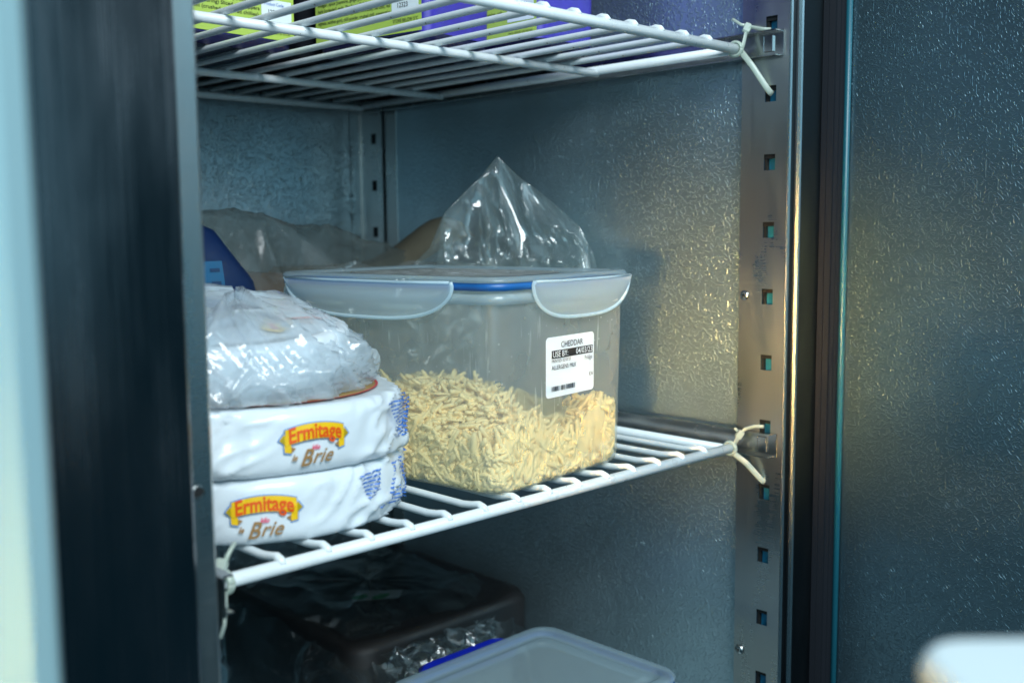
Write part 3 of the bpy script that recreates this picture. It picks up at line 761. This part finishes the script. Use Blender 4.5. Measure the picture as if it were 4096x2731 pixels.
# clear bag around the top wheel
def bag():
    t = thing('plastic_bag', 'crumpled clear plastic bag wrapped around the uppermost brie wheel', 'plastic bag', (-.4440, .1240, .0955))
    R = .1035
    def layer(seed, sc_, zoff, lift, rough):
        def fn(u, v):
            th = 2*PI*u; ph = v*PI/2
            rr = R*sc_*math.cos(ph)**.55*(.93+.07*math.sin(min(PI, 3*ph))); z = zoff+(.058+lift)*math.sin(ph)**.85
            d = Vector((math.cos(th), math.sin(th)))
            # highest at the back left, pulled down towards the knot on the right
            bias = -(d.x*.45)*rr*.28+(d.y*.12)*rr
            z += bias*math.sin(ph)
            cr = (ridged(math.cos(th)*3+z*12, math.sin(th)*3+z*22, seed, 6)*.0090+ridged(d.x*7+z*50, d.y*7-z*20, seed+4, 7)*.0045)*rough+fnoise(d.x*2, d.y*2, seed+z*20)*.006
            k = .25+.75*math.cos(ph)
            rr2 = rr+(cr-.010)*k
            z2 = z+(cr-.008)*.7*math.sin(ph)
            return (rr2*d.x, rr2*d.y, max(.0008, z2))
        b = MB(); b.grid(fn, 180, 50, 'bag', closed=True); return b
    inner = layer(2.2, .955, .001, -.010, 1.6); outer = layer(8.4, 1.0, .0005, .009, 1.35)
    inner.build('inner_fold', t); outer.build('bag_film', t)
    # knotted corner at the right
    b = MB()
    def knot(u, v):
        th = 2*PI*u; r = (.0005+.0085*math.sin(PI*min(1, v*.97))**.6)*(1+.16*math.sin(th*5+v*4))
        p0 = Vector((.080, -.040, .008+.006*v)); ax = Vector((.78, -.62, .20+.3*v)).normalized()
        a = ax.orthogonal().normalized(); c = ax.cross(a)
        return p0+ax*(.0+.016*v)+(a*math.cos(th)+c*math.sin(th))*r
    b.grid(knot, 40, 16, 'bag', closed=True); b.build('knot', t)
bag()

# ================================================================ things at the back of the shelf
def pillow(name, label, cat, c, sx, sy, sz, matn, seed, crinkle=.006, rot=0, lean=0, p=.55, parent=None):
    b = MB()
    def fn(u, v):
        th = 2*PI*u; ph = (v-.5)*PI
        sg = lambda a, q: math.copysign(abs(a)**q, a)
        x = sg(math.cos(ph), p)*sg(math.cos(th), p)*sx; y = sg(math.cos(ph), p)*sg(math.sin(th), p)*sy; z = sg(math.sin(ph), p)*sz+sz
        k = (ridged(x*22, y*22, z*22+seed, 3)-.5)*crinkle
        x += k; y += k*.6; z += (k*.6 if z > .01 else 0)
        x += lean*z
        z = max(z, .0005)
        return (x*math.cos(rot)-y*math.sin(rot), x*math.sin(rot)+y*math.cos(rot), z)
    b.grid(fn, 90, 50, matn, closed=True)
    o = b.build(name, parent); o.location = c
    if label: tag(o, label, cat)
    return o
# blue bag with a cyan printed patch
t = thing('blue_food_bag', 'dark blue food bag with a cyan printed patch, behind the brie wheels', 'food bag', (-.440, .295, .006))
pillow('bag_film', None, None, (.010, 0, 0), .135, .045, .115, 'bluebag', 3.0, .006, 0, -.25, .72, t)
b = MB()
def bp(x, z, off=0): return (x, -.0455-off-.0006, z)
def bpc(x, z, off=0):
    q = max(0, 1-(abs((x+.25*z)/.135))**2.6)**.5; zz = (z-.108)/.108; q2 = max(0, 1-abs(zz)**2.6)**.5
    return (x, -.046*q**.7*q2**.7-.0050-off, z)
b.grid(lambda u, v: bpc(-.09+.150*u, .130+.048*v), 16, 8, 'cyan')
def circ(cx, cz, r, m_, off): b.grid(lambda u, v: bpc(cx+(r-.0014*v)*math.cos(2*PI*u)*.8, cz+(r-.0014*v)*math.sin(2*PI*u), off), 30, 1, m_)
circ(.012, .158, .014, 'navy', .0006)
for i in range(4):
    b.grid(lambda u, v: bpc(.046+.010*u, .136+i*.011+.003*v, .0006), 3, 1, 'navy'); b.grid(lambda u, v: bpc(.004+.014*u, .152+i*.004+.0015*v, .0006), 3, 1, 'navy')
for i in range(7): b.grid(lambda u, v: bpc(-.03+i*.012+.007*u, .133+.003*v, .0006), 2, 1, 'navy')
b.build('printed_patch', t)

# tan cheese block in clear film with a twisted peak
t = thing('wrapped_cheese_block', 'tan cheese block in clear film twisted up to a peak, behind the container', 'wrapped cheese', (-.02, .42, .006))
b = MB()
def blk(u, v):
    th = 2*PI*u; 
    sg = lambda a, q: math.copysign(abs(a)**q, a)
    return (0, 0, 0)
b.loops([rrect(-.175, .040, -.085, .085, .02, 0), rrect(-.180, .042, -.09, .09, .025, .02), rrect(-.180, .042, -.09, .09, .025, .150), rrect(-.172, .036, -.082, .082, .02, .162)], 'tan', cap0=True, cap1=True)
b.build('cheese_block', t)
b = MB()
b.grid(lambda u, v: (-.13+.155*u, -.06+.12*v, .160+.058*math.exp(-((u-.95)**2/.16))*math.exp(-((v-.4)**2/.3))), 24, 12, 'tan'); b.build('block_top', t)
b = MB(); b.loops([rrect(-.1805, .0425, -.0905, .0905, .025, .147), rrect(-.1805, .0425, -.0905, .0905, .025, .153)], 'tan_yellow'); b.build('rind_band', t)
def peak():
    b = MB(); o_ = Vector((-.02, .42, .006))
    path = [(-.1180, .335, .165), (-.1057, .310, .190), (-.1010, .292, .226), (-.0850, .288, .240), (-.0600, .284, .262), (-.0341, .280, .2888), (-.0240, .262, .268), (-.0130, .240, .2502), (-.0030, .215, .229), (.0054, .195, .2095), (.0090, .186, .190), (.0070, .180, .165)]
    n_ = len(path)-1
    def pth(u):
        s_ = u*n_; i = min(int(s_), n_-1); return Vector(path[i]).lerp(Vector(path[i+1]), s_-i)
    def fn(u, v):
        q = pth(u); d = (pth(min(1, u+.02))-pth(max(0, u-.02))); nn = Vector((d.y, -d.x, 0)).normalized()
        vv = 2*v-1; a = abs(vv); zb = .150
        ang = math.atan2(q.x+.034-.02*a, .02+(1-a)*.05+.03*a)
        z = q.z-(q.z-zb)*a**1.15
        fold = (ridged(ang*3.2+a*.7, a*.8+vv, 3.3, 5)-.5)*.034*a**.45+(ridged(ang*8-a*2, a*1.2, 7.1, 8)-.3)*.010*a**.6
        off = math.copysign(.002+.022*a**.8, vv)*(1 if vv < 0 else .6)
        p_ = Vector((q.x, q.y, z))+nn*(off+fold)
        p_ += d.normalized()*fnoise(u*16, a*6, 2)*.006*a
        p_.x = min(p_.x, .0120)
        return p_-o_
    b.grid(fn, 170, 70, 'film'); b.build('twisted_film', t)
    b = MB()   # loose film over the block towards the front
    def fn3(u, v):
        x = -.20+.245*u; z = .020+.146*v
        return (x, -.1+.010*(ridged(u*8, v*5, 9, 4)-.5)-.012*math.sin(PI*v), z+.010*fnoise(u*6, v*3, 5))
    b.grid(fn3, 70, 30, 'film'); b.build('loose_film', t)
peak()
# loaf in a greyish clear bag, back left
t = thing('bagged_loaf', 'brown loaf in a slack greyish clear bag, behind the blue bag', 'bagged bread', (-.235, .46, .006))
pillow('loaf', None, None, (-.03, 0, 0), .17, .085, .079, 'brownbread', 5.5, .003, 0, 0, .55, t)
b = MB()
def slack(u, v):
    # profile of the slack bag top, from left to right
    xs = -.20+.37*u
    top = .230-.055*max(0, (u-.36)/.62)**1.25 if u > .33 else .212+.018*(u/.33)**2
    top += .004*fnoise(u*8, 0, 3)
    th = v*PI
    y = -.06-math.cos(th)*.075*(1-.25*u); zz = math.sin(th)**.6*top
    k = ridged(u*5+v*2, v*4, 4.4, 5)*.009+ridged(u*9, v*9-u*6, 2.4, 6)*.003
    return (xs+k*.4, y-k*.5, max(.001, zz+(k-.006)*math.sin(th)))
b.grid(slack, 110, 60, 'greyfilm'); b.build('bag_film', t)

# ================================================================ purple tubs on the uppermost shelf
def tub(label, corner, ang, wx, wy, h, seed):
    t = thing('plastic_tub', label, 'food tub', (corner[0], corner[1], H+.0060), 'purple tubs on the uppermost shelf')
    t.rotation_euler = (0, 0, ang)
    b = MB()
    b.loops([rrect(.006, wx-.006, .006, wy-.006, .010, .0), rrect(.001, wx-.001, .001, wy-.001, .014, .003), rrect(0, wx, 0, wy, .015, .010)], 'purple_shaded', cap0=True); b.build('tub_base', t)
    b = MB()
    b.loops([rrect(0, wx, 0, wy, .015, .010), rrect(-.002, wx+.002, -.002, wy+.002, .016, h*.6), rrect(-.004, wx+.004, -.004, wy+.004, .017, h)], 'purple'); b.build('tub_wall', t)
    b = MB(); b.loops([rrect(-.006, wx+.006, -.006, wy+.006, .018, h-.006), rrect(-.007, wx+.007, -.007, wy+.007, .019, h-.003), rrect(-.006, wx+.006, -.006, wy+.006, .018, h+.002)], 'purple', cap1=True, cap0=True); b.build('lid', t)
    return t
def label_on(t, fn, lw, lh, lines, date, code, seed, side_w=.036, small=.0030, head=True):
    b = MB(); f0 = lambda x, y: fn(x, y, .0006); f1 = lambda x, y: fn(x, y, .0010); f2 = lambda x, y: fn(x, y, .0013)
    put_rect(b, f0, 0, 0, lw, lh, 'lime')
    o = b.build('ingredients_label', t)
    p = MB()
    put_rect(p, f1, lw-side_w, .016, lw-.003, .036, 'paper'); put_rect(p, f1, lw-side_w, .039, lw-.003, lh-.004, 'paper')
    M_ = 'navy'
    put_text(p, 'Product Code:', f2, lw-side_w+.003, .0305, .0042, 'bluep', .005, width=.022)
    put_text(p, code, f2, lw-side_w+.0065, .0225, .0062, 'print_black', .006, width=.0135)
    put_text(p, 'STORE BELOW 5°C', f1, lw-side_w+.001, .0095, .0044, 'print_black', .004, width=min(.031, side_w-.004))
    put_text(p, 'ONCE OPENED USE WITHIN', f1, lw-side_w+.001, .0050, .0024, 'print_black', 0, width=min(.030, side_w-.004))
    put_text(p, 'Use By:', f2, lw-side_w+.003, .0545, .0042, 'bluep', .005, width=.012)
    put_text(p, date, f2, lw-side_w+.005, .0450, .0062, 'print_black', .006, width=.0250)
    for i, s in enumerate(lines):
        put_text(p, s, f1, .004, .0190+i*.0056, .0046, 'print_black', .008, width=lw-side_w-.006 if len(s) > 30 else None)
    p.build('label_print', o)
t1 = tub('purple tub with a chilli ingredients label, farthest back and left on the uppermost shelf', (-.4080, .312), .05, .148, .148, .20, 1)
label_on(t1, lambda x, y, off: (.002+x, -off-.0012, .011+y), .143, .085,
    ['ed peppers) Chilli (crushed chilli, red chillies).', 'nutmeg, natural flavouring) Sliced red peppers', 'starch, smoke flavouring, onion powder, salt', 'sauce 20% (Sugar, tomato paste, vinegar)', 'oregano, cornflour, garlic puree, oregano].', 'Water, beef, tomatoes, kidney beans, onion'], '10/03/2023', '12346', 2)
t2 = tub('middle purple tub, with a long lime label on its left side', (-.2110, .1820), .16, .096, .146, .20, 2)
label_on(t2, lambda x, y, off: (-off-.0012, .142-x, .011+y), .137, .085,
    ['alginate, xanthan gum), chilli powder, crushed chilli, preservative', '(water, dried garlic, acidity regulator citric acid), red chilli, red', 'herb [coriander], garlic, Thai Sweet Chilli Sauce 10% (Glucose', 'vinegar, spice [cayenne, ginger], paprika [E160c]) Red', 'syrup, thickener [E1422 modified starch], salt, red pepper', 'Vinegar, Mace, Coriander, Black Pepper, Celery'], '09/03/2023', '12323', 3)
t3 = tub('smallest looking purple tub, nearest the right wall, with a narrow lime label', (-.1135, .1370), .08, .088, .130, .20, 3)
label_on(t3, lambda x, y, off: (-off-.0012, .080-x, .011+y), .078, .085, ['Potato, mayonnaise', 'spring onion, salt'], '06/03/2023', '12685', 4)

for nm, lbl, x0, x1, y0, y1 in (('shade_filler', 'long black block added for the dark across the back of the uppermost shelf', -.525, .012, .470, .600), ('shade_filler', 'black block added for the dark on the uppermost shelf, behind the two right purple tubs', -.235, .010, .345, .462)):  # black blocks added to give the dark seen between the shelf rods
    t = thing(nm, lbl, 'shade filler', ((x0+x1)/2, (y0+y1)/2, H+.006), 'black shade fillers added on the uppermost shelf')
    hx, hy = (x1-x0)/2, (y1-y0)/2
    b = MB(); b.loops([rrect(-hx+.006, hx-.006, -hy+.006, hy-.006, .012, 0), rrect(-hx, hx, -hy, hy, .016, .006), rrect(-hx, hx, -hy, hy, .016, .16)], 'rubber', cap0=True); b.build('filler_body', t)
    b = MB(); b.loops([rrect(-hx-.003, hx+.003, -hy-.003, hy+.003, .018, .150), rrect(-hx-.003, hx+.003, -hy-.003, hy+.003, .018, .162)], 'rubber', cap1=True); b.build('lid', t)
# ================================================================ lower compartment
box2, BT2, body2, lid2 = clip_box('clip_lid_container', 'closed clip-lid box with a scuffed bluish lid, below the middle shelf', (-.2850, -.0070, 0), math.radians(1.0), .215, .180, -.366, -.1985)
lo = thing('bagged_tray', 'dark tray wrapped in clear plastic, behind the lower closed box', 'wrapped tray', (-.120, .398, -.366))
b = MB()
b.loops([rrect(-.122, .130, -.124, .16, .03, 0), rrect(-.124, .132, -.126, .162, .03, .148), rrect(-.120, .128, -.122, .158, .03, .156), rrect(-.112, .120, -.114, .15, .03, .158)], 'dark', cap0=True, cap1=True); b.build('dark_contents', lo)
b = MB(); 
def st(x, y, off=.0): return (x, y, .1590+off)
put_poly(b, lambda x, y: st(x, y), [(-.045, -.01), (.0, -.038), (.020, -.02), (-.02, .016)], 'grey_sticker')
b.grid(lambda u, v: st(-.030+.010*v*math.cos(2*PI*u), -.005+.007*v*math.sin(2*PI*u), .0004), 14, 1, 'green'); b.grid(lambda u, v: st(-.012+.012*v*math.cos(2*PI*u), -.02+.006*v*math.sin(2*PI*u), .0004), 14, 1, 'green'); b.build('sticker', lo)
b = MB()
def wrapf(u, v):
    th = 2*PI*u; sg = lambda a, q: math.copysign(abs(a)**q, a)
    ph = v*PI/2; ex = .38
    x = sg(math.cos(th), ex)*.152*math.cos(ph)**.33; y = .02+sg(math.sin(th), ex)*.170*math.cos(ph)**.33
    z = .004+.160*math.sin(ph)**.62
    k = ridged(x*12+z*9, y*12, z*10, 5)*.015*(1-.6*math.sin(ph)**4)+ridged(x*30, y*30+z*20, z*23+2, 6)*.006
    s = (.3+.7*math.cos(ph))
    r = Vector((x, y-.02)); 
    if r.length > 1e-4: r = r*(1+(k-.006)*s/.13)
    return (r.x, r.y+.02, z+(k-.008)*.55*math.sin(ph)+.003)
b.grid(wrapf, 220, 60, 'darkfilm', closed=True); b.build('bag_film', lo)
# loose front tail of the bag
b = MB()
def tailf(u, v):
    x = -.10+.15*u; return (x+.01*fnoise(u*5, v*4, 0), -.140-.020*v+.014*(ridged(u*7, v*4, 2, 4)-.5), .150-.060*v+.01*fnoise(u*6, v*6, 3))
b.grid(tailf, 60, 24, 'darkfilm'); b.build('bag_tail', lo)
b = MB()
b.loops([rrect(-.208, -.105, .190, .212, .012, -.372+.006), rrect(-.212, -.101, .185, .215, .014, -.222)], 'frost', cap0=True)
b.loops([rrect(-.213, -.100, .181, .216, .016, -.224), rrect(-.215, -.098, .179, .218, .016, -.219), rrect(-.211, -.102, .183, .214, .014, -.216)], 'royal', cap1=True)
o = b.build('storage_box'); tag(o, 'low box with a royal blue rim, squeezed behind the lower clip-lid box', 'storage box')

# ================================================================ foreground
b = MB()   # white door leaf at the left, near the camera
pr_ = [(-1.25, -.225), (-1.25, -.262), (-.738, -.262), (-.726, -.2605), (-.718, -.2560), (-.7145, -.2490), (-.7140, -.2400), (-.7140, -.225), (-.7120, -.2235), (-.7120, -.2190), (-.7160, -.2170), (-1.25, -.217)]
for i in range(len(pr_)):
    (xa, ya), (xb, yb) = pr_[i], pr_[(i+1) % len(pr_)]
    b.add([(xa, ya, -.6), (xb, yb, -.6), (xb, yb, .8), (xa, ya, .8)], [(0, 1, 2, 3)], 'white_door' if i < 7 else 'rubber', 1 < i < 7)
o = b.build('white_door_panel'); tag(o, 'smooth white door panel, blurred, at the left in front of the post', 'door panel')
# white tub rim close to the camera at lower right
def near_tub():
    b = MB(); h = .045
    rings = []
    for k_, z, rr_ in ((.62, -.09, .010), (.86, -.03, .012), (.95, -.006, .014), (1.0, -.003, .015), (1.0, .0, .015), (.96, .003, .014), (.92, .0033, .012)):
        rings.append(rrect(-h*k_, h*k_, -h*k_, h*k_, rr_, z))
    b.loops(rings, 'bright_white', cap0=True, cap1=True)
    o = b.build('white_tub'); o.location = (-.5728, -.5060, .1012); o.rotation_euler = (0, 0, -.7679)
    tag(o, 'white lidded tub, very blurred, in the near lower right corner', 'tub')
M['bright_white'] = plain('white_tub_plastic', (.55, .64, .67), .4)
near_tub()
